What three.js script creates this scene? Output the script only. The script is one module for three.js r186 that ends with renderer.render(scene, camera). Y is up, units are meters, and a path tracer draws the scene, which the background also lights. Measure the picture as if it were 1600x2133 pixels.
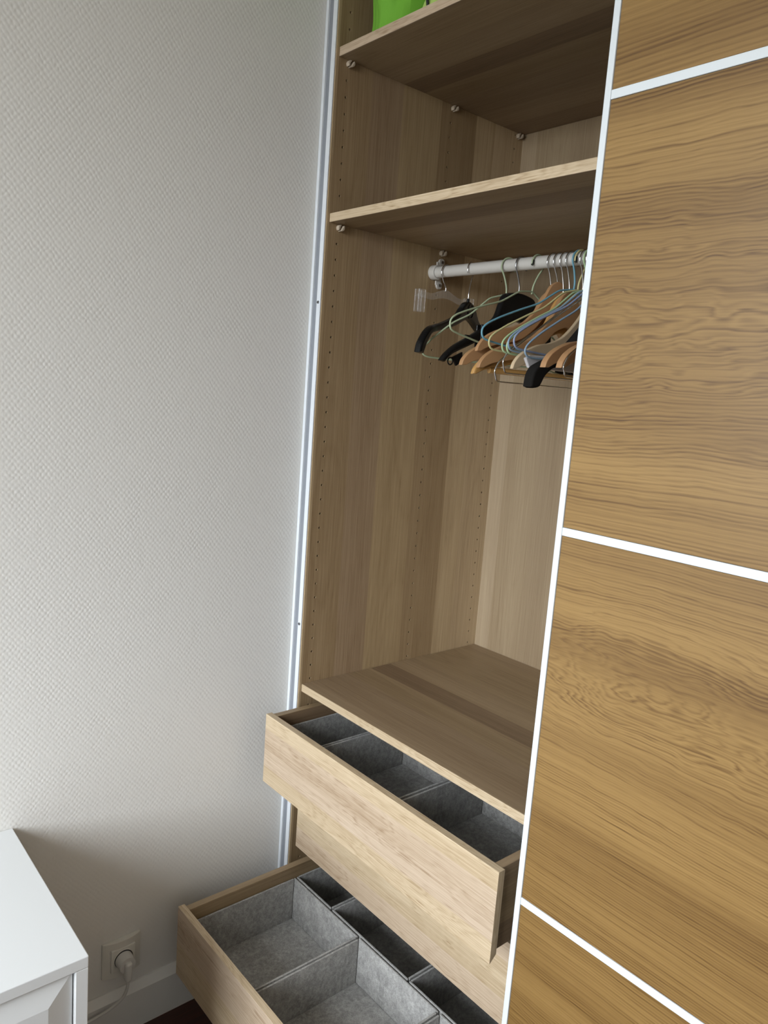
import * as THREE from 'three';
import { RoundedBoxGeometry } from 'three/addons/geometries/RoundedBoxGeometry.js';
import { mergeGeometries } from 'three/addons/utils/BufferGeometryUtils.js';
import { RectAreaLightUniformsLib } from 'three/addons/lights/RectAreaLightUniformsLib.js';

// ------------------------------------------------------------------ camera, sky, light, exposure
// x runs along the wardrobe front (0 = inner face of its left side), y is up (0 = a peg hole), z comes out of the wardrobe
const scene = new THREE.Scene();
const camera = new THREE.PerspectiveCamera(2 * Math.atan(1066.5 / 1587.87) * 180 / Math.PI, 1600 / 2133, 0.05, 60);
camera.position.set(1.35132, -0.298335, 0.954755);
camera.quaternion.setFromRotationMatrix(new THREE.Matrix4().makeBasis(
  new THREE.Vector3(0.64692961, 0.07364764, -0.75898492),
  new THREE.Vector3(-0.16598715, 0.98505928, -0.04589645),
  new THREE.Vector3(0.74426497, 0.15567352, 0.64948857)));
camera.updateMatrixWorld();

const WALL_X = -0.041, FLOOR = -1.68, CEIL = 0.84, FAR_Z = 2.5, BACK_Z = -0.64, RIGHT_X = 2.15;
const WIN = { x0: 0.2, x1: 1.6, y0: -0.85, y1: 0.6 };
scene.background = new THREE.Color(0.8, 0.87, 0.92);

RectAreaLightUniformsLib.init();
const daylight = new THREE.RectAreaLight(new THREE.Color(0.98, 0.99, 0.97), 5.0, WIN.x1 - WIN.x0 - 0.1, WIN.y1 - WIN.y0 - 0.1);
daylight.position.set((WIN.x0 + WIN.x1) / 2, (WIN.y0 + WIN.y1) / 2, FAR_Z - 0.01);
daylight.lookAt((WIN.x0 + WIN.x1) / 2, (WIN.y0 + WIN.y1) / 2 - 0.25, FAR_Z - 1);
scene.add(daylight);
// the bright part of the overcast sky, seen through the window
const sky = new THREE.DirectionalLight(new THREE.Color(0.92, 1.0, 1.1), 12.0);
sky.position.set(1.2, 1.3, 4.4); sky.target.position.set(0.4, -0.9, 0.0);
sky.castShadow = true; sky.shadow.radius = 100; sky.shadow.mapSize.set(2048, 2048);
Object.assign(sky.shadow.camera, { left: -3, right: 3, top: 3, bottom: -3, near: 0.1, far: 12 });
scene.add(sky, sky.target);

const renderer = new THREE.WebGLRenderer({ antialias: true });
renderer.toneMapping = THREE.LinearToneMapping;
renderer.toneMappingExposure = 1.0;
renderer.shadowMap.enabled = true;

// ------------------------------------------------------------------ noise and textures
function rng(seed) { let s = seed >>> 0; return () => { s = (s + 0x6D2B79F5) >>> 0; let t = s; t = Math.imul(t ^ (t >>> 15), t | 1); t ^= t + Math.imul(t ^ (t >>> 7), t | 61); return ((t ^ (t >>> 14)) >>> 0) / 4294967296; }; }
function hash2(x, y, s) { let h = Math.imul(x, 374761393) ^ Math.imul(y, 668265263) ^ Math.imul(s, 1442695041); h = Math.imul(h ^ (h >>> 13), 1274126177); return ((h ^ (h >>> 16)) >>> 0) / 4294967296; }
function vn(x, y, s) {
  const xi = Math.floor(x), yi = Math.floor(y), fx = x - xi, fy = y - yi, u = fx * fx * (3 - 2 * fx), v = fy * fy * (3 - 2 * fy);
  const a = hash2(xi, yi, s), b = hash2(xi + 1, yi, s), c = hash2(xi, yi + 1, s), d = hash2(xi + 1, yi + 1, s);
  return (a + (b - a) * u + (c - a) * v + (a - b - c + d) * u * v) * 2 - 1;
}
const fbm = (x, y, s) => vn(x, y, s) * 0.6 + vn(x * 2.1, y * 2.1, s + 7) * 0.28 + vn(x * 4.3, y * 4.3, s + 13) * 0.12;
const clamp01 = (x) => Math.min(1, Math.max(0, x));
const lerp = (a, b, t) => a + (b - a) * t;
function texture(w, h, fill, srgb, wrap = THREE.MirroredRepeatWrapping) {
  const d = new Uint8Array(w * h * 4);
  for (let j = 0; j < h; j++) for (let i = 0; i < w; i++) {
    const c = fill(i, j), o = (j * w + i) * 4;
    d[o] = clamp01(c[0]) * 255; d[o + 1] = clamp01(c[1]) * 255; d[o + 2] = clamp01(c[2]) * 255; d[o + 3] = 255;
  }
  const t = new THREE.DataTexture(d, w, h, THREE.RGBAFormat);
  if (srgb) t.colorSpace = THREE.SRGBColorSpace;
  t.magFilter = THREE.LinearFilter; t.minFilter = THREE.LinearMipmapLinearFilter; t.generateMipmaps = true;
  t.wrapS = t.wrapT = wrap; t.needsUpdate = true;
  return t;
}
const rgb = (...a) => a.map((v) => v / 255);
// Sawn or sliced oak. u runs along the grain, v across it, both in metres.
function woodTexture(o) {
  const r = rng(o.seed), strips = [];
  let at = 0;
  while (at < o.sv) {
    const w = o.strip ? lerp(o.strip[0], o.strip[1], r()) : o.sv;
    strips.push({ a: at, b: at + w, tone: (r() - 0.5) * (o.tone || 0), yc: at + w * lerp(0.2, 0.8, r()), h0: lerp(o.h[0], o.h[1], r()), s: Math.floor(r() * 1e6), hue: (r() - 0.5) * (o.hue || 0), du: r() * 5 });
    at += w;
  }
  if (o.centres) strips.forEach((s, i) => { s.yc = o.centres[i % o.centres.length]; });
  return texture(o.w, o.hgt, (i, j) => {
    const u = i / o.w * o.su, v = j / o.hgt * o.sv;
    const s = strips.find((q) => v < q.b) || strips[strips.length - 1], U = u + s.du;
    const flame = o.flame * (vn(U * 5.5, v * 9, s.s) * 0.62 + vn(U * 15, v * 26, s.s + 1) * 0.26 + vn(U * 42, v * 60, s.s + 2) * 0.12);
    const hh = s.h0 + o.wander * fbm(U * 1.3, 0.5, s.s + 3), dv = v - s.yc + 0.012 * vn(U * 1.1, 3.3, s.s + 4);
    const core = Math.exp(-Math.pow(Math.abs(dv) * (s.tight ?? o.tight), 1.6));
    const rho = Math.hypot(dv, hh) + flame * (o.far + (1 - o.far) * core) + (o.jag || 0) * core * (vn(U * 9, v * 170, s.s + 16) + 0.6 * vn(U * 24, v * 420, s.s + 17));
    const ph = rho / o.ring + 0.25 * vn(U * 3, rho * 60, s.s + 5), f = ph - Math.floor(ph), id = Math.floor(ph);
    let line = f < 0.62 ? Math.pow(f / 0.62, 1.6) : Math.pow((1 - f) / 0.38, 1.3);
    line *= 0.15 + 1.0 * hash2(id, 1, s.s) + 0.35 * vn(U * 2.2, v * 60, s.s + 6);
    line *= 0.45 + 0.55 * clamp01(0.55 + 1.1 * (vn(U * 7, v * 260, s.s + 14) * 0.6 + vn(U * 18, v * 560, s.s + 15) * 0.4));
    const streak = vn(U * 7, v * 900, s.s + 8) * 0.5 + vn(U * 16, v * 2100, s.s + 9) * 0.5;
    const pore = Math.max(0, vn(U * 36, v * 1500, s.s + 10) - 0.35) * (0.4 + line);
    const broad = vn(U * 0.9, v * 22, s.s + 11);
    const t = o.lineAmt * line + o.streakAmt * streak + o.poreAmt * pore + o.broadAmt * broad + s.tone;
    return [0, 1, 2].map((k) => lerp(o.light[k], o.dark[k], t + (k === 2 ? s.hue : 0)));
  }, true);
}
const OAK = { w: 1536, hgt: 1024, su: 0.8, sv: 0.575, h: [0.02, 0.05], ring: 0.0037, flame: 0.027, far: 0.06, jag: 0.0026, wander: 0.07, tight: 8, lineAmt: 0.78, streakAmt: 0.22, poreAmt: 0.6, broadAmt: 0.3, light: rgb(135, 105, 59), dark: rgb(90, 63, 27) };
const doorTextures = [[0.3, 41, 8, 0.0042], [0.38, 5, 9, 0.0037], [0.27, 19, 5.5, 0.0052], [0.3, 77, 7, 0.0066]].map(([c, seed, tight, ring]) => woodTexture({ ...OAK, centres: [c], tight, seed, ring }));
const FOIL = { w: 2048, hgt: 512, su: 2.4, sv: 0.62, strip: [0.055, 0.13], tone: 1.25, hue: 0.2, h: [0.03, 0.09], ring: 0.009, flame: 0.006, far: 0.3, wander: 0.05, tight: 10, lineAmt: 0.24, streakAmt: 0.42, poreAmt: 0.45, broadAmt: 0.25, light: rgb(142, 121, 94), dark: rgb(112, 91, 66) };
const foilSideShaded = woodTexture({ ...FOIL, seed: 3, light: rgb(165, 142, 110), dark: rgb(131, 107, 77) }), foilBackShaded = woodTexture({ ...FOIL, seed: 12, hgt: 768, sv: 0.8, tone: 0.7, light: rgb(144, 125, 97), dark: rgb(117, 97, 71) });  // same foil as the fronts, interior shade darkened into the colour
const foilShelfShaded = woodTexture({ ...FOIL, w: 1024, su: 0.8, seed: 21 });  // shelf and panel copy of that foil, also with shade in its colour
const foilFrontLit = woodTexture({ ...FOIL, w: 1536, hgt: 384, su: 0.75, sv: 0.16, strip: [0.024, 0.05], tone: 0.55, seed: 33, flame: 0.010, far: 0.2, jag: 0.002, h: [0.05, 0.12], ring: 0.0034, lineAmt: 0.34, streakAmt: 0.36, poreAmt: 1.1, light: rgb(188, 168, 142), dark: rgb(143, 119, 90) });  // lighter, lit copy of the foil for front-facing surfaces
foilSideShaded.repeat.set(1 / 2.4, 1 / 0.62); foilBackShaded.repeat.set(1 / 2.4, 1 / 0.8); foilShelfShaded.repeat.set(1 / 0.8, 1 / 0.62); foilFrontLit.repeat.set(1 / 0.75, 1 / 0.16);
doorTextures.forEach((t) => t.repeat.set(1 / 0.8, 1 / 0.575));

const CELL = 0.0100, NC = 32;
const paperBump = texture(1024, 1024, (i, j) => {
  const a = i / 1024 * NC, b = j / 1024 * NC;
  const wx = vn(a * 1.3, b * 1.3, 5) * 0.12, wy = vn(a * 1.3, b * 1.3, 9) * 0.12;
  const k = Math.cos((a + wx) * 2 * Math.PI) * Math.cos((b + wy) * 2 * Math.PI);
  const amp = 0.75 + 0.35 * vn(a * 0.9, b * 0.9, 17);
  const v = 0.78 - 0.62 * Math.pow((1 - k) / 2, 1.5) * amp + 0.07 * vn(a * 4, b * 4, 23) + 0.08 * vn(a * 0.4, b * 0.4, 31);
  return [v, v, v];
}, false);
paperBump.repeat.set(1 / (CELL * NC), 1 / (CELL * 1.2 * NC));
const feltMap = texture(512, 512, (i, j) => {
  const x = i / 512, y = j / 512;
  const v = 0.6 + 0.05 * fbm(x * 14, y * 14, 3) + 0.05 * vn(x * 60, y * 48, 8) + 0.06 * vn(x * 190, y * 210, 4);
  return [v, v * 0.99, v * 0.968];
}, true);
feltMap.repeat.set(1 / 0.3, 1 / 0.3);
const feltBump = feltMap.clone(); feltBump.colorSpace = THREE.NoColorSpace;
const parquetMap = texture(512, 128, (i, j) => {
  const u = i / 512, v = j / 128, g = 0.5 + 0.3 * vn(u * 6, v * 40, 4) + 0.2 * vn(u * 20, v * 110, 6);
  return [lerp(0.17, 0.3, g), lerp(0.075, 0.13, g), lerp(0.05, 0.075, g)];
}, true);
parquetMap.repeat.set(1 / 1.2, 1 / 0.12);

const std = (color, roughness = 0.6, extra = {}) => new THREE.MeshStandardMaterial({ color, roughness, ...extra });
const M = {
  wall: std(new THREE.Color(0.70, 0.685, 0.65), 0.85, { bumpMap: paperBump, bumpScale: 0.00048 }),
  plain: std(new THREE.Color(0.74, 0.73, 0.7), 0.9),
  ceiling: std(new THREE.Color(0.62, 0.61, 0.58), 0.95),
  floor: std('#ffffff', 0.4, { map: parquetMap }),
  skirting: std(new THREE.Color(0.72, 0.71, 0.68), 0.45),
  side: std('#ffffff', 0.55, { map: foilSideShaded }), back: std('#ffffff', 0.55, { map: foilBackShaded }), shelf: std('#ffffff', 0.5, { map: foilShelfShaded }),
  front: std('#ffffff', 0.5, { map: foilFrontLit }),
  doorPanels: doorTextures.map((map) => std('#ffffff', 0.42, { map })),
  whiteMetal: std(new THREE.Color(0.64, 0.68, 0.70), 0.4), railWhite: std(new THREE.Color(0.64, 0.67, 0.70), 0.4), railGrey: std(new THREE.Color(0.22, 0.235, 0.26), 0.5),
  white: std(new THREE.Color(0.66, 0.67, 0.665), 0.38), rod: std(new THREE.Color(0.52, 0.5, 0.46), 0.5),
  felt: std('#ffffff', 0.95, { map: feltMap, bumpMap: feltBump, bumpScale: 0.0004 }),
  chrome: std(new THREE.Color(0.75, 0.75, 0.76), 0.18, { metalness: 1 }), steel: std(new THREE.Color(0.42, 0.43, 0.45), 0.3, { metalness: 1 }),
  pin: std(new THREE.Color(0.5, 0.42, 0.32), 0.5),
  black: new THREE.MeshPhysicalMaterial({ color: new THREE.Color(0.008, 0.008, 0.008), roughness: 0.25, specularIntensity: 0.5 }), flock: new THREE.MeshPhysicalMaterial({ color: new THREE.Color(0.012, 0.011, 0.01), roughness: 0.95, specularIntensity: 0.15 }),
  clear: new THREE.MeshPhysicalMaterial({ color: '#ffffff', roughness: 0.08, transmission: 0.92, thickness: 0, ior: 1.49 }),
  wood: std(new THREE.Color(0.37, 0.205, 0.095), 0.45), lacquer: std(new THREE.Color(0.45, 0.25, 0.08), 0.3), palewood: std(new THREE.Color(0.5, 0.38, 0.24), 0.5),
  green: std(new THREE.Color(0.36, 0.42, 0.27), 0.4), mint: std(new THREE.Color(0.36, 0.48, 0.27), 0.4), yellow: std(new THREE.Color(0.5, 0.45, 0.22), 0.4), cyan: std(new THREE.Color(0.13, 0.3, 0.38), 0.4), blue: std(new THREE.Color(0.22, 0.31, 0.4), 0.4), violet: std(new THREE.Color(0.24, 0.29, 0.42), 0.4),
  greyplastic: std(new THREE.Color(0.5, 0.48, 0.48), 0.4), knot: std(new THREE.Color(0.5, 0.62, 0.36), 0.5),
  bag: std(new THREE.Color(0.15, 0.4, 0.03), 0.8, { side: THREE.DoubleSide }), limebag: std(new THREE.Color(0.4, 0.56, 0.14), 0.7, { side: THREE.DoubleSide }), strap: std(new THREE.Color(0.012, 0.012, 0.014), 0.7),
  socket: std(new THREE.Color(0.66, 0.64, 0.58), 0.4), plug: std(new THREE.Color(0.6, 0.59, 0.56), 0.45), dark: std(new THREE.Color(0.02, 0.02, 0.02), 0.8),
  glass: new THREE.MeshPhysicalMaterial({ color: '#ffffff', roughness: 0, transmission: 1, thickness: 0, ior: 1.5 }),
};

// ------------------------------------------------------------------ builders
const used = {};
function numbered(n) { const k = used[n] = (used[n] ?? -1) + 1; return k ? `${n}_${String(k).padStart(3, '0')}` : n; }
function thing(name, label, category, at = [0, 0, 0], group) {
  const g = new THREE.Group(); g.name = numbered(name); g.position.set(...at); g.userData = { label, category, kind: 'thing' };
  if (group) g.userData.group = group;
  g.base = new THREE.Vector3(...at); scene.add(g); return g;
}
function mesh(name, geo, mat) { const m = new THREE.Mesh(geo, mat); m.name = name; m.castShadow = m.receiveShadow = true; return m; }
// a part whose geometry is given in world axes, hung under its thing (or under a part of it)
function part(t, name, geo, mat, under) { geo.translate(-t.base.x, -t.base.y, -t.base.z); const m = mesh(name, geo, mat); (under || t).add(m); return m; }
function local(t, name, geo, mat) { const m = mesh(name, geo, mat); t.add(m); return m; }
function structure(name, geo, mat, parent) { const m = mesh(name, geo, mat); if (parent) parent.add(m); else { scene.add(m); m.userData.kind = 'structure'; } return m; }
// uv in metres, u along the grain
function grain(geo, axis = 'x', du = 0, dv = 0) {
  const g = geo.index ? geo.toNonIndexed() : geo, p = g.attributes.position, n = g.attributes.normal, uv = new Float32Array(p.count * 2), A = 'xyz'.indexOf(axis);
  for (let i = 0; i < p.count; i += 3) {
    const s = [0, 0, 0];
    for (let k = 0; k < 3; k++) { s[0] += Math.abs(n.getX(i + k)); s[1] += Math.abs(n.getY(i + k)); s[2] += Math.abs(n.getZ(i + k)); }
    const N = s.indexOf(Math.max(...s)), plane = [0, 1, 2].filter((a) => a !== N), a = N === A ? plane[0] : A, b = plane.find((q) => q !== a);
    for (let k = 0; k < 3; k++) { const q = [p.getX(i + k), p.getY(i + k), p.getZ(i + k)]; uv[(i + k) * 2] = q[a] + du; uv[(i + k) * 2 + 1] = q[b] + dv; }
  }
  g.setAttribute('uv', new THREE.BufferAttribute(uv, 2));
  return g;
}
function box(x0, x1, y0, y1, z0, z1, r = 0.0012) {
  const g = r ? new RoundedBoxGeometry(x1 - x0, y1 - y0, z1 - z0, 1, Math.min(r, (x1 - x0) / 2.1, (y1 - y0) / 2.1, (z1 - z0) / 2.1)) : new THREE.BoxGeometry(x1 - x0, y1 - y0, z1 - z0);
  return g.translate((x0 + x1) / 2, (y0 + y1) / 2, (z0 + z1) / 2);
}
const plainBox = (...a) => box(...a, 0);
const merged = (list) => mergeGeometries(list.map((g) => { const q = g.index ? g.toNonIndexed() : g; for (const k of Object.keys(q.attributes)) if (!['position', 'normal', 'uv'].includes(k)) q.deleteAttribute(k); return q; }));
const V = (x, y, z) => new THREE.Vector3(x, y, z);
const tube = (pts, r, seg = 40, rad = 8, tension = 0.5) => new THREE.TubeGeometry(new THREE.CatmullRomCurve3(pts, false, 'catmullrom', tension), seg, r, rad, false);

// ------------------------------------------------------------------ the room
structure('wall_left', grain(plainBox(WALL_X - 0.16, WALL_X, FLOOR - 0.1, CEIL + 0.1, BACK_Z - 0.16, FAR_Z + 0.2), 'z'), M.wall);
structure('wall_back', plainBox(WALL_X, RIGHT_X + 0.16, FLOOR - 0.1, CEIL + 0.1, BACK_Z - 0.16, BACK_Z), M.plain);
structure('wall_right', plainBox(RIGHT_X, RIGHT_X + 0.16, FLOOR - 0.1, CEIL + 0.1, BACK_Z, FAR_Z + 0.2), M.plain);
structure('wall_window', merged([
  plainBox(WALL_X, WIN.x0, FLOOR - 0.1, CEIL + 0.1, FAR_Z, FAR_Z + 0.2), plainBox(WIN.x1, RIGHT_X, FLOOR - 0.1, CEIL + 0.1, FAR_Z, FAR_Z + 0.2),
  plainBox(WIN.x0, WIN.x1, FLOOR - 0.1, WIN.y0, FAR_Z, FAR_Z + 0.2), plainBox(WIN.x0, WIN.x1, WIN.y1, CEIL + 0.1, FAR_Z, FAR_Z + 0.2)]), M.plain);
structure('ceiling', plainBox(WALL_X, RIGHT_X, CEIL, CEIL + 0.1, BACK_Z, FAR_Z), M.ceiling);
const floor = structure('floor', plainBox(WALL_X, RIGHT_X, FLOOR - 0.1, FLOOR - 0.012, BACK_Z, FAR_Z), M.dark);
for (let i = 0; i < 25; i++) {
  const x0 = WALL_X + i * 0.12;
  if (x0 > RIGHT_X - 0.02) break;
  structure('plank', grain(box(x0 + 0.0006, Math.min(x0 + 0.1194, RIGHT_X), FLOOR - 0.012, FLOOR, BACK_Z, FAR_Z, 0.001), 'z', i * 0.37, 0), M.floor, floor);
}
{ const f = 0.05, w = WIN, z0 = FAR_Z + 0.08, z1 = FAR_Z + 0.14, mid = (w.x0 + w.x1) / 2;
  const win = structure('window_1', merged([box(w.x0, w.x1, w.y0, w.y0 + f, z0, z1), box(w.x0, w.x1, w.y1 - f, w.y1, z0, z1), box(w.x0, w.x0 + f, w.y0 + f, w.y1 - f, z0, z1), box(w.x1 - f, w.x1, w.y0 + f, w.y1 - f, z0, z1), box(mid - f / 2, mid + f / 2, w.y0 + f, w.y1 - f, z0, z1)]), M.white);
  structure('pane', plainBox(w.x0 + f, mid - f / 2, w.y0 + f, w.y1 - f, z0 + 0.027, z0 + 0.031), M.glass, win);
  structure('pane', plainBox(mid + f / 2, w.x1 - f, w.y0 + f, w.y1 - f, z0 + 0.027, z0 + 0.031), M.glass, win); }
{ // skirting board with a chamfered top
  const s = new THREE.Shape([[0, 0], [0.016, 0], [0.016, 0.088], [0.004, 0.104], [0, 0.104]].map((p) => new THREE.Vector2(...p)));
  const g = new THREE.ExtrudeGeometry(s, { depth: FAR_Z - 0.0, bevelEnabled: false });
  structure('baseboard_left', g.translate(WALL_X, FLOOR, 0.0), M.skirting); }

// ------------------------------------------------------------------ the wardrobe carcass
const IW = 0.714, TOP = 0.68, ZB = -0.593, ZF = -0.008, T = 0.018;
const carcass = thing('wardrobe', 'tall open wardrobe carcass in pale oak foil with rows of peg holes', 'wardrobe', [IW / 2, FLOOR, -0.3]);
{
  // side panel pierced with three columns of 5 mm holes, 32 mm apart
  const side = (x0, name) => {
    const s = new THREE.Shape([[ZB - 0.006, FLOOR], [ZF, FLOOR], [ZF, TOP], [ZB - 0.006, TOP]].map((p) => new THREE.Vector2(...p)));
    for (const z of [-0.037, -0.3385, -0.564]) for (let i = -19; i <= 48; i++) { const h = new THREE.Path(); h.absarc(z, -0.032 * i, 0.0026, 0, Math.PI * 2, true); s.holes.push(h); }
    const g = new THREE.ExtrudeGeometry(s, { depth: T, bevelEnabled: false, curveSegments: 6 });
    g.rotateY(-Math.PI / 2); // shape x -> z, depth -> -x
    g.translate(x0 + T, 0, 0);
    return part(carcass, name, grain(g, 'y', 2.0, 0.6), M.side);
  };
  side(-T, 'side_panel'); side(IW, 'side_panel');
  part(carcass, 'back_panel', grain(plainBox(0, IW, FLOOR + 0.06, TOP, ZB - 0.006, ZB), 'y', 2, 0.03), M.back);
  part(carcass, 'top_panel', grain(box(0, IW, TOP - T, TOP, ZB, ZF), 'x', 0, 0.7), M.shelf);
  part(carcass, 'bottom_panel', grain(box(0, IW, FLOOR + 0.06, FLOOR + 0.06 + T, ZB, ZF), 'x', 0, 0.7), M.shelf);
  part(carcass, 'plinth', grain(box(0, IW, FLOOR, FLOOR + 0.06, ZF - 0.06, ZF - 0.045), 'x', 0, 0.2), M.shelf);
}

// aluminium jamb profile between wall and wardrobe: two white flanges with a grey channel
{ const t = thing('jamb_profile', 'white metal jamb profile with a grey channel between wall and wardrobe', 'door jamb', [-0.021, FLOOR, -0.007]);
  const z1 = -0.0045, z0 = ZF + 0.0004;
  part(t, 'flange', box(WALL_X + 0.0005, -0.0318, FLOOR, TOP, -0.05, z1, 0.0008), M.railWhite);
  part(t, 'channel', plainBox(-0.0318, -0.0185, FLOOR, TOP, -0.05, z1 - 0.004), M.railGrey);
  part(t, 'flange', box(-0.0150, -0.0022, FLOOR, TOP, z0, z1, 0.0008), M.railWhite);
  for (const y of [-0.1185 + 0.6, -0.123, -0.828, -1.53]) {
    const g = new THREE.CylinderGeometry(0.0032, 0.0036, 0.002, 16).rotateX(Math.PI / 2).translate(-0.0086, y, z1 + 0.0006);
    const s = part(t, 'screw', g, M.steel);
    part(t, 'screw_slot', merged([plainBox(-0.0086 - 0.002, -0.0086 + 0.002, y - 0.0004, y + 0.0004, z1 + 0.0015, z1 + 0.0018), plainBox(-0.0086 - 0.0004, -0.0086 + 0.0004, y - 0.002, y + 0.002, z1 + 0.0015, z1 + 0.0018)]), M.dark, s);
  } }

// ------------------------------------------------------------------ shelves
function shelf(y0, label, mat, dv, hasPins = true) {
  const t = thing('shelf', label, 'shelf', [IW / 2, y0, -0.3], 'wardrobe shelves');
  part(t, 'board', grain(plainBox(0.0015, IW - 0.0015, y0, y0 + 0.0175, ZB + 0.002, -0.015), 'x', 0, dv), mat);
  part(t, 'edge_band', grain(box(0.0015, IW - 0.0015, y0, y0 + 0.0175, -0.0165, -0.0135, 0.0009), 'x', 0, dv * 0.7 + 0.05), M.front);  // same foil as the board, in the painted lit tone
  if (hasPins) for (const z of [-0.0395, -0.3425, -0.5735]) for (const s of [0, 1]) {
    // split pin: two half plugs with a slot between them
    const half = (k) => { const q = new THREE.Shape(), r = 0.0068, c = Math.acos(0.0019 / r); q.absarc(0, 0, r, -c, c, false); q.closePath(); return new THREE.ExtrudeGeometry(q, { depth: k ? 0.008 : 0.012, bevelEnabled: true, bevelThickness: 0.0006, bevelSize: 0.0006, bevelOffset: -0.0006, bevelSegments: 1, curveSegments: 8 }).rotateZ(k * Math.PI).rotateY(Math.PI / 2).rotateX(-0.5).translate(0.0008, 0, 0); };
    const list = [half(0), half(1), new THREE.CylinderGeometry(0.0022, 0.0022, 0.004, 10).rotateZ(Math.PI / 2).translate(0.003, 0, 0)];
    for (const g of list) { if (s) g.rotateY(Math.PI).translate(IW, 0, 0); g.translate(0, y0 - 0.0078, z); }
    part(t, 'shelf_pin', merged(list), M.pin);
  }
  return t;
}
shelf(0.3585, 'topmost pale oak shelf carrying the green bag', M.shelf, 0.02);
shelf(0.0395, 'pale oak shelf directly above the clothes rod', M.shelf, 0.31);
shelf(-0.9865, 'lowest pale oak shelf, just above the open drawers', M.shelf, 0.45, false);

// ------------------------------------------------------------------ drawers
const DX0 = 0.0232, DX1 = 0.6908;
function drawer(y1, zf, label, dv, felt) {
  const y0 = y1 - 0.157, t = thing('drawer', label, 'drawer', [IW / 2, y0, zf - 0.28], 'wardrobe drawers');
  // front board, its lower edge chamfered
  const s = new THREE.Shape([[0, 0.0008], [-0.0008, 0.0002], [-0.0135, 0.0115], [-0.014, 0.0125], [-0.014, 0.157], [-0.0006, 0.157], [0, 0.1564]].map((p) => new THREE.Vector2(...p)));
  const g = new THREE.ExtrudeGeometry(s, { depth: DX1 - DX0, bevelEnabled: false }).rotateY(Math.PI / 2);
  // shape x -> -z after the turn, so flip it back
  g.scale(1, 1, -1); { const p = g.attributes.position, n = g.attributes.normal; for (let i = 0; i < p.count; i += 3) { for (const a of [p, n]) { const q = [a.getX(i + 1), a.getY(i + 1), a.getZ(i + 1)]; a.setXYZ(i + 1, a.getX(i + 2), a.getY(i + 2), a.getZ(i + 2)); a.setXYZ(i + 2, ...q); } } g.computeVertexNormals(); }
  g.translate(DX0, y0, zf);
  part(t, 'front_panel', grain(g, 'x', dv * 3.1, dv - y0), M.front);
  const zi = zf - 0.014, zb = zi - 0.56, sy0 = y0 + 0.013, sy1 = y1 - 0.0005;
  part(t, 'side_panel', grain(box(0.029, 0.045, sy0, sy1, zb, zi), 'z', 0.2, dv), M.shelf);
  part(t, 'side_panel', grain(box(IW - 0.045, IW - 0.029, sy0, sy1, zb, zi), 'z', 0.2, dv + 0.1), M.shelf);
  part(t, 'rear_panel', grain(box(0.045, IW - 0.045, sy0, sy1 - 0.02, zb, zb + 0.014), 'x', 0.2, dv), M.shelf);
  part(t, 'bottom_panel', grain(plainBox(0.045, IW - 0.045, y0 + 0.018, y0 + 0.022, zb + 0.014, zi), 'x', 0.2, dv), M.shelf);
  for (const x of [0.0155, IW - 0.0155]) part(t, 'runner', plainBox(x - 0.012, x + 0.012, y0 + 0.03, y0 + 0.06, Math.max(ZB + 0.01, zb), Math.min(ZF - 0.04, zi)), M.steel);
  return t;
}
drawer(-1.0085, 0.0915, 'upper oak drawer pulled slightly open under the lowest shelf', 0.0);
drawer(-1.2005, -0.008, 'closed middle oak drawer between the two open ones', 0.075);
drawer(-1.391, 0.2838, 'lowest oak drawer pulled far out over the floor', 0.12);

// felt boxes: a base and four walls with open corner seams
function feltBox(x0, x1, z0, z1, yTop, h, label) {
  const t = thing('storage_box', label, 'storage box', [(x0 + x1) / 2, yTop - h, (z0 + z1) / 2], 'grey felt boxes in the drawers');
  const w = 0.0042, y0 = yTop - h, e = 0.0012, r = rng(Math.floor(x0 * 1000 + z0 * 7000 + 99)), lean = () => (r() - 0.5) * 0.012;
  const wall = (g, axis, at) => { // a slight lean about its lower edge
    const a = lean(); g.translate(-at[0], -y0, -at[1]); if (axis === 'x') g.rotateZ(Math.abs(a) * at[2]); else g.rotateX(-Math.abs(a) * at[2]); g.translate(at[0], y0, at[1]);
    part(t, 'side_wall', grain(g, axis === 'x' ? 'z' : 'x', r(), r()), M.felt); };
  part(t, 'base', grain(box(x0 + w, x1 - w, y0, y0 + w, z0 + w, z1 - w), 'x', r(), r()), M.felt);
  wall(box(x0, x0 + w, y0, yTop, z0 + w + e, z1 - w - e), 'x', [x0, 0, -1]);
  wall(box(x1 - w, x1, y0, yTop, z0 + w + e, z1 - w - e), 'x', [x1, 0, 1]);
  wall(box(x0 + e, x1 - e, y0, yTop, z0, z0 + w), 'z', [0, z0, 1]);
  wall(box(x0 + e, x1 - e, y0, yTop, z1 - w, z1), 'z', [0, z1, -1]);
}
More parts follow.
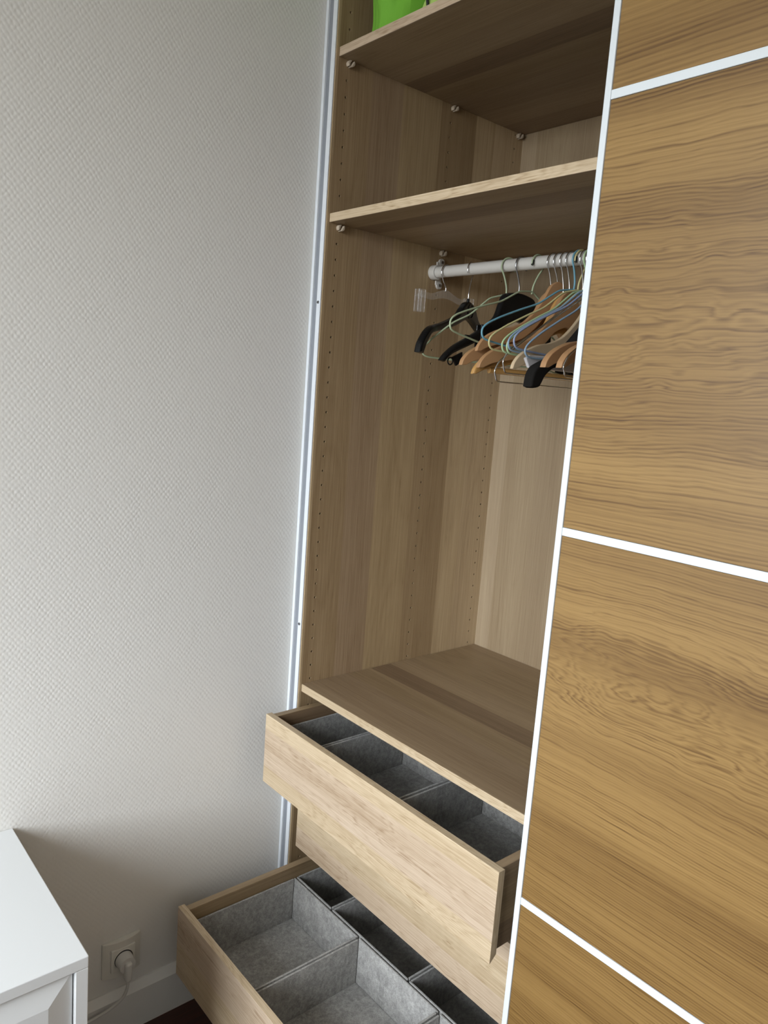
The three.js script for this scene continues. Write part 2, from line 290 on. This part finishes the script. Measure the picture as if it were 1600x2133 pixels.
{ const y = -1.419, h = 0.104, zf = 0.2675, zm = 0.0055;
  feltBox(0.0475, 0.2835, zm, zf, y, h, 'grey felt box in the front left corner of the lowest drawer');
  feltBox(0.2865, 0.5225, zm, zf, y, h, 'grey felt box in the middle of the front row of the lowest drawer');
  feltBox(0.5255, 0.6665, zm, zf, y, h, 'narrow grey felt box at the right end of the lowest drawer front row');
  feltBox(0.0475, 0.1815, zm - 0.266, zm - 0.004, y, h, 'narrow grey felt box in the shaded back left of the lowest drawer');
  feltBox(0.1845, 0.4315, zm - 0.266, zm - 0.004, y, h, 'grey felt box in the middle of the shaded back row of the lowest drawer');
  feltBox(0.4345, 0.6665, zm - 0.266, zm - 0.004, y, h, 'grey felt box at the right of the shaded back row of the lowest drawer');
  const y2 = -1.0365, f2 = 0.0755, m2 = f2 - 0.266;
  feltBox(0.0475, 0.166, m2, f2, y2, h, 'narrow shaded felt box at the left end of the upper drawer');
  feltBox(0.169, 0.4105, m2, f2, y2, h, 'shaded felt box in the middle of the upper drawer');
  feltBox(0.4145, 0.6665, m2, f2, y2, h, 'shaded felt box at the right end of the upper drawer'); }

// ------------------------------------------------------------------ sliding door
{ const x0 = 0.7175, x1 = 1.486, zf = 0.08, zb = 0.06, y0 = FLOOR + 0.045, y1 = 0.655;
  const t = thing('sliding_door', 'oak veneer sliding door with white metal frame and cross strips', 'wardrobe door', [(x0 + x1) / 2, y0, 0.07]);
  const st = 0.0098;
  part(t, 'stile', box(x0, x0 + st, y0, y1, zb - 0.01, zf + 0.0008, 0.0012), M.whiteMetal);
  part(t, 'stile', box(x1 - st, x1, y0, y1, zb - 0.01, zf + 0.0008, 0.0012), M.whiteMetal);
  const ys = [y0 + 0.012, -1.0385, -0.4716, 0.0956, y1 - 0.012];
  part(t, 'rail', box(x0 + st, x1 - st, y0, y0 + 0.012, zb, zf), M.whiteMetal);
  part(t, 'rail', box(x0 + st, x1 - st, y1 - 0.012, y1, zb, zf), M.whiteMetal);
  for (let i = 1; i <= 3; i++) part(t, 'cross_strip', box(x0 + st, x1 - st, ys[i] - 0.0058, ys[i] + 0.0058, zb, zf, 0.0008), M.whiteMetal);
  for (let i = 0; i < 4; i++) {
    const a = ys[i] + (i ? 0.0062 : 0.0004), b = ys[i + 1] - (i < 3 ? 0.0062 : 0.0004);
    part(t, 'oak_panel', grain(box(x0 + st + 0.0004, x1 - st - 0.0004, a, b, zb + 0.004, zf - 0.0012, 0.0004), 'x', -x0, -a), M.doorPanels[i]);
  }
  const rail = thing('floor_rail', 'white rail the sliding door runs on along the wardrobe foot', 'door rail', [IW, FLOOR, 0.07]);
  part(rail, 'rail', box(0.01, x1, FLOOR, FLOOR + 0.03, 0.045, 0.095), M.whiteMetal);
  part(rail, 'rail', box(-0.03, x1, FLOOR, FLOOR + 0.03, 0.0, 0.04), M.whiteMetal);
}

// ------------------------------------------------------------------ clothes rod
const RY = -0.0154, RZ = -0.321, RR = 0.0128;
{ const t = thing('clothes_rod', 'white clothes rod hung full of hangers below the middle shelf', 'clothes rod', [IW / 2, RY, RZ]);
  part(t, 'rod', new THREE.CylinderGeometry(RR, RR, IW - 0.012, 40).rotateZ(Math.PI / 2).translate(IW / 2, RY, RZ), M.rod);
  for (const s of [0, 1]) {
    const X = (x) => (s ? IW - x : x);
    const prof = [[RR + 0.0004, 0.001], [0.0168, 0.001], [0.0168, 0.0165], [0.0160, 0.0185], [RR + 0.0004, 0.0185]].map((p) => new THREE.Vector2(...p));
    const cup = new THREE.LatheGeometry(prof, 40).rotateZ(s ? Math.PI / 2 : -Math.PI / 2).translate(s ? IW : 0, RY, RZ);
    const b = part(t, 'bracket', cup, M.rod);
    for (const k of [-1, 1]) {
      const ear = new THREE.CylinderGeometry(0.0085, 0.0085, 0.005, 24).rotateZ(Math.PI / 2).translate(X(0.0032), RY + k * 0.0262, RZ - 0.019 - (k > 0 ? 0.003 : 0));
      const web = plainBox(Math.min(X(0.001), X(0.005)), Math.max(X(0.001), X(0.005)), RY + (k > 0 ? 0.004 : -0.026), RY + (k > 0 ? 0.026 : -0.004), RZ - 0.024, RZ - 0.008);
      part(t, 'ear', merged([ear, web]), M.rod, b);
      part(t, 'screw', new THREE.CylinderGeometry(0.0036, 0.0036, 0.002, 16).rotateZ(Math.PI / 2).translate(X(0.0066), RY + k * 0.0262, RZ - 0.019 - (k > 0 ? 0.003 : 0)), M.steel, b);
    }
  } }

// ------------------------------------------------------------------ hangers (local axes: z along the shoulders, y up from the rod's axis)
function hanger(name, label, x, turn, tilt, group = 'hangers on the clothes rod') {
  const t = thing(name, label, 'hanger', [x, RY, RZ], group);
  t.rotation.set(THREE.MathUtils.degToRad(-tilt), THREE.MathUtils.degToRad(turn), 0, 'YXZ');
  t.base.set(0, 0, 0);
  return t;
}
// dir 1: the stem comes down in front of the rod, -1: behind it
function hookGeometry(dir, rw, neck, clear = 0.0165) {
  const rh = clear + rw, cy = RR - clear + 0.0004, pts = [];
  for (let a = 205; a >= -30; a -= 15) pts.push(V(0, cy + rh * Math.sin(a * Math.PI / 180), dir * rh * Math.cos(a * Math.PI / 180)));
  pts.push(V(0, cy - rh * 1.15, dir * rh * 0.48), V(0, lerp(cy - rh * 1.15, neck, 0.55), dir * 0.001), V(0, neck, 0));
  return tube(pts, rw, 60, 8);
}
// a symmetrical shoulder outline (upper and lower curves from the middle to the tip) given thickness along x
function shoulders(upper, lower, thick, bevel = 0.002, curved = true) {
  const mir = (l) => l.filter((p) => p[0] > 0.0001).map(([a, b]) => [-a, b]);
  const up = [...mir(upper).reverse(), ...upper], low = [...lower, ...mir(lower).reverse()];
  const s = new THREE.Shape(), smooth = (l) => curved ? new THREE.CatmullRomCurve3(l.map(([a, b]) => V(a, b, 0)), false, 'catmullrom', 0.4).getPoints(l.length * 5).map((p) => [p.x, p.y]) : l;
  smooth(up).forEach((p, i) => (i ? s.lineTo(...p) : s.moveTo(...p))); smooth(low).forEach((p) => s.lineTo(...p)); s.closePath();
  const g = new THREE.ExtrudeGeometry(s, { depth: thick - 2 * bevel, bevelEnabled: true, bevelThickness: bevel, bevelSize: bevel, bevelOffset: -bevel, bevelSegments: 3 });
  return g.translate(0, 0, -(thick - 2 * bevel) / 2).rotateY(-Math.PI / 2);
}
// 1 clear plastic hanger with clips
{ const t = hanger('skirt_hanger', 'small clear plastic skirt hanger at the left end of the rod', 0.048, 0, 0);
  local(t, 'hook', hookGeometry(1, 0.0016, -0.044), M.chrome);
  local(t, 'arm', shoulders([[0, -0.041], [0.02, -0.047], [0.045, -0.055], [0.078, -0.053]], [[0.078, -0.066], [0.045, -0.069], [0.02, -0.063], [0, -0.061]], 0.004, 0.001), M.clear);
  for (const s of [-1, 1]) local(t, 'clip', merged([box(-0.008, -0.004, -0.1, -0.05, s * 0.079 - 0.011, s * 0.079 + 0.011), box(0.004, 0.008, -0.1, -0.05, s * 0.079 - 0.011, s * 0.079 + 0.011), box(-0.004, 0.004, -0.068, -0.062, s * 0.079 - 0.008, s * 0.079 + 0.008)]), M.clear); }
// 2 wide glossy black hanger
{ const t = hanger('coat_hanger', 'glossy black plastic coat hanger turned askew near the rod\'s left end', 0.122, 21.5, 0);
  local(t, 'hook', hookGeometry(-1, 0.0014, -0.068), M.chrome);
  local(t, 'shoulders', shoulders([[0, -0.071], [0.022, -0.076], [0.042, -0.09], [0.066, -0.109], [0.135, -0.131], [0.19, -0.144], [0.214, -0.157], [0.236, -0.18], [0.243, -0.201]], [[0.224, -0.202], [0.21, -0.179], [0.186, -0.158], [0.131, -0.146], [0.07, -0.131], [0.028, -0.116], [0, -0.11]], 0.016, 0.005), M.black);
  local(t, 'boss', new THREE.TorusGeometry(0.015, 0.0016, 8, 28).rotateY(Math.PI / 2).translate(0.0082, -0.092, 0), M.black);
  local(t, 'collar', new THREE.CylinderGeometry(0.003, 0.0036, 0.008, 12).translate(0, -0.068, 0), M.black); }
// wire hangers
function wireHanger(label, x, turn, tilt, mat, dir, o = {}) {
  const t = hanger('wire_hanger', label, x, turn, tilt, 'coloured wire hangers'), rw = 0.0019, n = -0.06, L = o.L ?? 0.211, c = o.corner ?? -0.18, b = o.bar ?? -0.2;
  local(t, 'hook', hookGeometry(dir, rw, n - 0.004), mat);
  const pts = [];
  for (const s of [1, -1]) {
    const arm = [[0.004, n - 0.001], [0.034, n - 0.01], [0.046, n - 0.017], [0.085, lerp(n, c, 0.39)], [0.125, lerp(n, c, 0.56)], [0.17, lerp(n, c, o.arm ?? 0.76)], [L - 0.014, c + 0.012], [L - 0.003, c + 0.002], [L, c - 0.006], [L - 0.004, b + 0.004], [L - 0.02, b], [0.1, b - 0.001]];
    (s > 0 ? arm : arm.reverse()).forEach(([z, y]) => pts.push(V(0.0, y, s * z)));
  }
  const curve = new THREE.CatmullRomCurve3(pts, true, 'catmullrom', 0.35);
  local(t, 'wire_frame', new THREE.TubeGeometry(curve, 200, rw, 7, true), mat);
  local(t, 'twisted_neck', merged([0, 1, 2].map((k) => new THREE.TorusGeometry(0.0011, 0.0011, 6, 14).rotateX(Math.PI / 2).rotateZ(0.2).translate(0, n + 0.001 - k * 0.0028, 0))), mat);
  if (o.tip) { const cy = RR - 0.0165 + 0.0004, rh = 0.0165 + rw, a = 205 * Math.PI / 180; local(t, 'tip_cap', new THREE.CapsuleGeometry(0.0028, 0.008, 4, 10).translate(0, cy + rh * Math.sin(a) + 0.006, dir * rh * Math.cos(a)), M.black); }
  return t;
}
wireHanger('pale green wire hanger passing behind the first glossy black hanger', 0.2325, -15, 0, M.green, 1, { L: 0.192, corner: -0.188, bar: -0.206, arm: 0.84 });
// 4 black hanger with a trouser bar and clips
{ const t = hanger('coat_hanger', 'black plastic coat hanger with clip bar and broad flat middle plate', 0.267, 0, 0);
  local(t, 'hook', hookGeometry(1, 0.0017, -0.058), M.steel);
  local(t, 'shoulders', shoulders([[0, -0.059], [0.045, -0.066], [0.058, -0.085], [0.07, -0.115], [0.1, -0.138], [0.14, -0.161], [0.18, -0.182], [0.204, -0.2], [0.217, -0.215]], [[0.205, -0.217], [0.185, -0.2], [0.146, -0.183], [0.093, -0.159], [0.055, -0.143], [0.03, -0.125], [0, -0.118]], 0.014, 0.005), M.black);
  local(t, 'clip_bar', new THREE.CylinderGeometry(0.003, 0.003, 0.3, 12).rotateX(Math.PI / 2).translate(0, -0.162, 0), M.black);
  for (const s of [-1, 1]) {
    local(t, 'clip', merged([box(-0.009, -0.004, -0.2, -0.135, s * 0.1 - 0.013, s * 0.1 + 0.013, 0.002), box(0.004, 0.009, -0.2, -0.135, s * 0.1 - 0.013, s * 0.1 + 0.013, 0.002), box(-0.004, 0.004, -0.168, -0.156, s * 0.1 - 0.012, s * 0.1 + 0.012)]), M.black);
    const fin = new THREE.Shape([[0, 0], [0.026, 0.012], [0.03, -0.006], [0.012, -0.016]].map(([a, b]) => new THREE.Vector2(-a * s, b)));
    local(t, 'strap_hook', merged([new THREE.ExtrudeGeometry(fin, { depth: 0.004, bevelEnabled: false }).rotateY(-Math.PI / 2).translate(0.002, -0.206, s * 0.182), new THREE.TorusGeometry(0.007, 0.0014, 8, 18).rotateY(Math.PI / 2).translate(0, -0.214, s * 0.186)]), M.black);
  } }
wireHanger('pale green wire hanger hanging tilted in front of the clip-bar hanger', 0.31, 0, 9.5, M.green, -1, { tip: true, corner: -0.176, bar: -0.197 });
// wooden hangers
function woodHanger(label, x, turn, tilt, mat, dir, o = {}) {
  const t = hanger('wooden_hanger', label, x, turn, tilt, 'wooden hangers'), d = o.drop ?? 0, L = o.L ?? 0.21, k = L / 0.21;
  local(t, 'hook', hookGeometry(dir, 0.0015, -0.072 - d * 0.5), M.chrome);
  local(t, 'shoulders', shoulders(
    [[0, -0.058 - d * 0.6], [0.016, -0.067 - d * 0.7], [0.026, -0.08 - d * 0.8], [0.041, -0.11 - d], [0.058, -0.13 - d], [0.074, -0.145 - d], [0.092, -0.158 - d], [0.12, -0.169 - d], [0.15, -0.175 - d], [0.178, -0.186 - d], [0.197, -0.198 - d], [0.208, -0.211 - d], [0.2115, -0.222 - d]].map(([a, b]) => [a * k, b]),
    [[0.201, -0.2215 - d], [0.185, -0.214 - d], [0.165, -0.208 - d], [0.13, -0.201 - d], [0.09, -0.189 - d], [0.055, -0.165 - d], [0.03, -0.14 - d], [0, -0.128 - d]].map(([a, b]) => [a * k, b]), o.thick ?? 0.0125, o.round ?? 0.0015), mat);
  if (o.bar) local(t, 'trouser_bar', new THREE.CylinderGeometry(0.006, 0.006, 0.34 * k, 16).rotateX(Math.PI / 2).translate(0, -0.212 - d, 0), o.barMat ?? mat);
  return t;
}
woodHanger('leftmost plain wooden hanger with squared pale shoulder end', 0.35, -9.04, 0, M.wood, 1, { thick: 0.011 });
woodHanger('plain wooden hanger half hidden behind the leftmost wooden hanger', 0.3655, -9.08, 0, M.wood, 1, { L: 0.19, drop: -0.028, thick: 0.0085 });
woodHanger('yellowish lacquered wooden hanger with rounded tip and trouser bar', 0.381, -9.04, 0, M.lacquer, 1, { drop: 0.016, thick: 0.0105, round: 0.0045, bar: true });
woodHanger('plain wooden hanger between the lacquered one and the coloured wires', 0.395, -9.04, 0, M.wood, 1, { drop: 0.004, thick: 0.0105 });
wireHanger('turquoise wire hanger with its rounded corner highest of the blue ones', 0.41125, -6.91, 6.5, M.cyan, 1);
wireHanger('yellow wire hanger among the green and blue wires', 0.41675, -6.77, 2, M.yellow, -1, { tip: true });
// bare metal trouser hangers
function metalHanger(label, x, corner, bar, mat, turn) {
  const t = hanger('trouser_hanger', label, x, turn, 0, 'bare metal trouser hangers'), rw = 0.0015, pts = [];
  local(t, 'hook', hookGeometry(1, rw, -0.07), mat);
  for (const s of [1, -1]) { const a = [[0.001, -0.07], [0.1, lerp(-0.07, corner, 0.45)], [0.185, corner + 0.022], [0.203, corner + 0.008], [0.212, corner - 0.008], [0.209, bar + 0.01], [0.204, bar + 0.001], [0.19, bar], [0.08, bar]]; (s > 0 ? a : a.reverse()).forEach(([z, y]) => pts.push(V(0, y, s * z))); }
  local(t, 'wire_frame', new THREE.TubeGeometry(new THREE.CatmullRomCurve3(pts, true, 'catmullrom', 0.3), 200, rw, 7, true), mat);
}
metalHanger('bare steel trouser hanger whose bottom bar hangs lowest', 0.427, -0.222, -0.25, M.chrome, -5.33);
wireHanger('mint green wire hanger, first of the two beside each other', 0.43575, -4.3, 0.5, M.mint, 1);
metalHanger('bare steel trouser hanger ending just left of the black velvet hanger', 0.441, -0.205, -0.234, M.chrome, -4.23);
wireHanger('mint green wire hanger nearest to the light blue one', 0.44575, -4.3, 0, M.mint, -1);
wireHanger('light blue wire hanger beside the mint green pair', 0.45175, -4.03, 1.5, M.blue, 1);
woodHanger('pale narrow wooden hanger behind the violet-blue wire hanger', 0.45975, -3.89, 0, M.palewood, 1, { thick: 0.008, drop: 0.004 });
wireHanger('violet-blue wire hanger with its corner above the steel hangers', 0.467, -3.96, 2.5, M.violet, 1);
{ const t = hanger('trouser_hanger', 'light grey plastic hanger with a flat bar under the blue wires', 0.47425, -4.03, 0);
  local(t, 'hook', hookGeometry(-1, 0.0015, -0.07), M.chrome);
  local(t, 'bar', shoulders([[0, -0.19], [0.1, -0.196], [0.185, -0.2], [0.196, -0.206]], [[0.185, -0.222], [0.1, -0.222], [0, -0.222]], 0.007, 0.002, false), M.greyplastic);
  local(t, 'yoke', shoulders([[0, -0.066], [0.012, -0.07], [0.03, -0.12], [0.07, -0.195]], [[0.058, -0.197], [0.02, -0.13], [0, -0.1]], 0.005, 0.001, false), M.greyplastic); }
wireHanger('blue wire hanger hanging lowest of the blue ones', 0.482, -3.82, -1.5, M.blue, -1, { corner: -0.183 });
{ const t = hanger('velvet_hanger', 'black velvet hanger with a broad drooping shoulder by the door edge', 0.49675, -3.48, 0);
  local(t, 'hook', hookGeometry(1, 0.0016, -0.07), M.steel);
  local(t, 'shoulders', shoulders([[0, -0.066], [0.02, -0.072], [0.06, -0.12], [0.11, -0.17], [0.145, -0.195], [0.172, -0.207], [0.198, -0.22], [0.208, -0.235], [0.211, -0.256]], [[0.203, -0.258], [0.188, -0.254], [0.176, -0.235], [0.158, -0.221], [0.13, -0.212], [0.07, -0.17], [0.02, -0.112], [0, -0.108]], 0.022, 0.004), M.flock); }
woodHanger('plain wooden hanger just in front of the black velvet one', 0.5215, -1.91, 0, M.wood, 1);
woodHanger('rightmost plain wooden hanger, half cut off by the white door stile', 0.548, 0, 0, M.wood, -1);
metalHanger('bare steel trouser hanger under the rightmost wooden hanger', 0.5585, -0.212, -0.236, M.chrome, 0);

// ------------------------------------------------------------------ green bags on the top shelf
function crumpled(w, h, d, seed, pleat) { // a soft sack: rounded block pushed into folds
  const g = new THREE.BoxGeometry(w, h, d, 26, 18, 20), p = g.attributes.position;
  for (let i = 0; i < p.count; i++) {
    let x = p.getX(i), y = p.getY(i), z = p.getZ(i);
    const a = x / w * 2, b = z / d * 2, k = y / h + 0.5;
    const rx = Math.sqrt(1 - 0.42 * b * b), rz = Math.sqrt(1 - 0.35 * a * a), pinch = 1 - 0.3 * Math.pow(k, 4) + 0.03 * Math.sin(k * 7 + seed);
    const fold = 0.016 * fbm(x * 22 + seed, y * 9 + z * 18, seed) + pleat * Math.sin(x * 190 + 6 * vn(x * 8, y * 14, seed));
    x *= rx * pinch * 1.06; z *= rz * pinch * 1.04;
    const n = Math.hypot(x, z) || 1; x += fold * x / n; z += fold * z / n; y += 0.02 * k * fbm(x * 12, z * 12, seed + 2) * 1.5;
    p.setXYZ(i, x, y, z);
  }
  g.computeVertexNormals(); return g;
}
{ const t = thing('cloth_bag', 'crumpled green cloth bag at the left of the top shelf', 'bag', [0.117, 0.3765, -0.137]);
  part(t, 'body', crumpled(0.138, 0.17, 0.22, 3, 0).translate(0.117, 0.4615, -0.137), M.bag);
  const b = thing('cloth_bag', 'lime green pleated bag with a black cord beside the dark green bag', 'bag', [0.279, 0.3765, -0.135]);
  part(b, 'body', crumpled(0.15, 0.16, 0.2, 8, 0.0045).translate(0.279, 0.4565, -0.135), M.limebag);
  part(b, 'cord', tube([V(0.248, 0.38, -0.022), V(0.248, 0.392, -0.02), V(0.253, 0.403, -0.02), V(0.266, 0.414, -0.024), V(0.295, 0.424, -0.028), V(0.33, 0.44, -0.04)], 0.0026, 30), M.strap); }

// ------------------------------------------------------------------ white chest of drawers
{ const X = 0.3525, Z0 = 0.5884, Z1 = 1.36, YT = -1.1405, th = 0.0195, xb = WALL_X + 0.028;
  const t = thing('chest_of_drawers', 'white chest of drawers with sloping-edged drawer fronts against the wallpapered wall', 'chest of drawers', [0.16, FLOOR, (Z0 + Z1) / 2]);
  part(t, 'top', box(WALL_X + 0.001, X, YT - th, YT, Z0, Z1, 0.002), M.white);
  part(t, 'side_panel', box(xb, X - 0.0005, FLOOR, YT - th, Z0 + 0.0005, Z0 + 0.019), M.white);
  part(t, 'side_panel', box(xb, X - 0.0005, FLOOR, YT - th, Z1 - 0.019, Z1 - 0.0005), M.white);
  part(t, 'rear_panel', plainBox(xb, xb + 0.006, FLOOR + 0.05, YT - th, Z0 + 0.019, Z1 - 0.019), M.white);
  part(t, 'plinth', box(X - 0.03, X - 0.012, FLOOR, FLOOR + 0.05, Z0 + 0.019, Z1 - 0.019), M.white);
  const a = Z0 + 0.0212, b = Z1 - 0.0212, tops = [YT - th - 0.002, YT - th - 0.002 - 0.233], hgt = 0.231;
  for (const y1 of tops) {
    const y0 = y1 - hgt, bw = 0.036, pr = 0.009, xf = X - 0.008;
    // raised field with wide sloping borders
    const P = [[xf, y0, a], [xf, y0, b], [xf, y1, b], [xf, y1, a], [xf + pr, y0 + bw, a + bw], [xf + pr, y0 + bw, b - bw], [xf + pr, y1 - bw, b - bw], [xf + pr, y1 - bw, a + bw], [xf - 0.016, y0, a], [xf - 0.016, y0, b], [xf - 0.016, y1, b], [xf - 0.016, y1, a]];
    const quads = [[4, 7, 6, 5], [3, 2, 6, 7], [0, 3, 7, 4], [1, 0, 4, 5], [2, 1, 5, 6], [11, 10, 2, 3], [8, 11, 3, 0], [9, 8, 0, 1], [10, 9, 1, 2], [8, 9, 10, 11]], pos = [];
    for (const [i, j, k, l] of quads) pos.push(...P[i], ...P[j], ...P[k], ...P[i], ...P[k], ...P[l]);
    const g = new THREE.BufferGeometry(); g.setAttribute('position', new THREE.Float32BufferAttribute(pos, 3)); g.computeVertexNormals();
    const d = part(t, 'drawer', g, M.white);
    part(t, 'drawer_box', plainBox(xb + 0.02, xf - 0.017, y0 + 0.02, y1 - 0.04, a + 0.015, b - 0.015), M.white, d);
  } }

// ------------------------------------------------------------------ wall socket, plug and cable
{ const cy = -1.5005, cz = 0.3785, hw = 0.0405, x0 = WALL_X;
  const t = thing('wall_socket', 'white square wall socket with a curved frame low on the wall', 'wall socket', [x0, cy, cz]);
  // frame: its outer face bulges, so the top edge reads as an arc
  const s = new THREE.Shape(); s.moveTo(-hw, 0); s.lineTo(hw, 0); s.lineTo(hw, 0.004); s.quadraticCurveTo(0, 0.0245, -hw, 0.004); s.closePath();
  const frame = new THREE.ExtrudeGeometry(s, { depth: 2 * hw - 0.002, bevelEnabled: true, bevelThickness: 0.001, bevelSize: 0.001, bevelOffset: -0.001, bevelSegments: 2, curveSegments: 24 });
  // shape x -> z, shape y -> x, depth -> y
  const p = frame.attributes.position; for (let i = 0; i < p.count; i++) p.setXYZ(i, x0 + p.getY(i), cy - hw + 0.001 + p.getZ(i), cz + p.getX(i)); frame.computeVertexNormals();
  part(t, 'frame', frame, M.socket);
  part(t, 'insert', box(x0 + 0.006, x0 + 0.0152, cy - 0.0255, cy + 0.0255, cz - 0.0255, cz + 0.0255, 0.0015), M.socket);
  part(t, 'well_rim', new THREE.TorusGeometry(0.0205, 0.0012, 8, 40).rotateY(Math.PI / 2).translate(x0 + 0.0155, cy, cz), M.socket);
  part(t, 'well', new THREE.CylinderGeometry(0.0198, 0.0198, 0.001, 36).rotateZ(Math.PI / 2).translate(x0 + 0.0155, cy, cz), M.dark);
  const pl = thing('power_plug', 'white plug with its cord in the low wall socket', 'plug', [x0 + 0.016, cy, cz]);
  part(pl, 'body', new THREE.CylinderGeometry(0.0165, 0.0182, 0.022, 32).rotateZ(-Math.PI / 2).translate(x0 + 0.0275, cy - 0.001, cz), M.plug);
  part(pl, 'grip', box(x0 + 0.03, x0 + 0.048, cy - 0.034, cy + 0.008, cz - 0.0075, cz + 0.0075, 0.005), M.plug);
  part(pl, 'cord', tube([V(x0 + 0.04, cy - 0.028, cz), V(x0 + 0.04, cy - 0.05, cz + 0.001), V(x0 + 0.036, cy - 0.072, cz + 0.008), V(x0 + 0.03, cy - 0.09, cz + 0.028), V(x0 + 0.026, cy - 0.1, cz + 0.06), V(x0 + 0.024, cy - 0.104, cz + 0.1), V(x0 + 0.022, cy - 0.11, cz + 0.19), V(x0 + 0.024, cy - 0.15, cz + 0.27), V(x0 + 0.03, FLOOR + 0.004, cz + 0.34)], 0.0031, 80), M.plug); }

renderer.render(scene, camera);
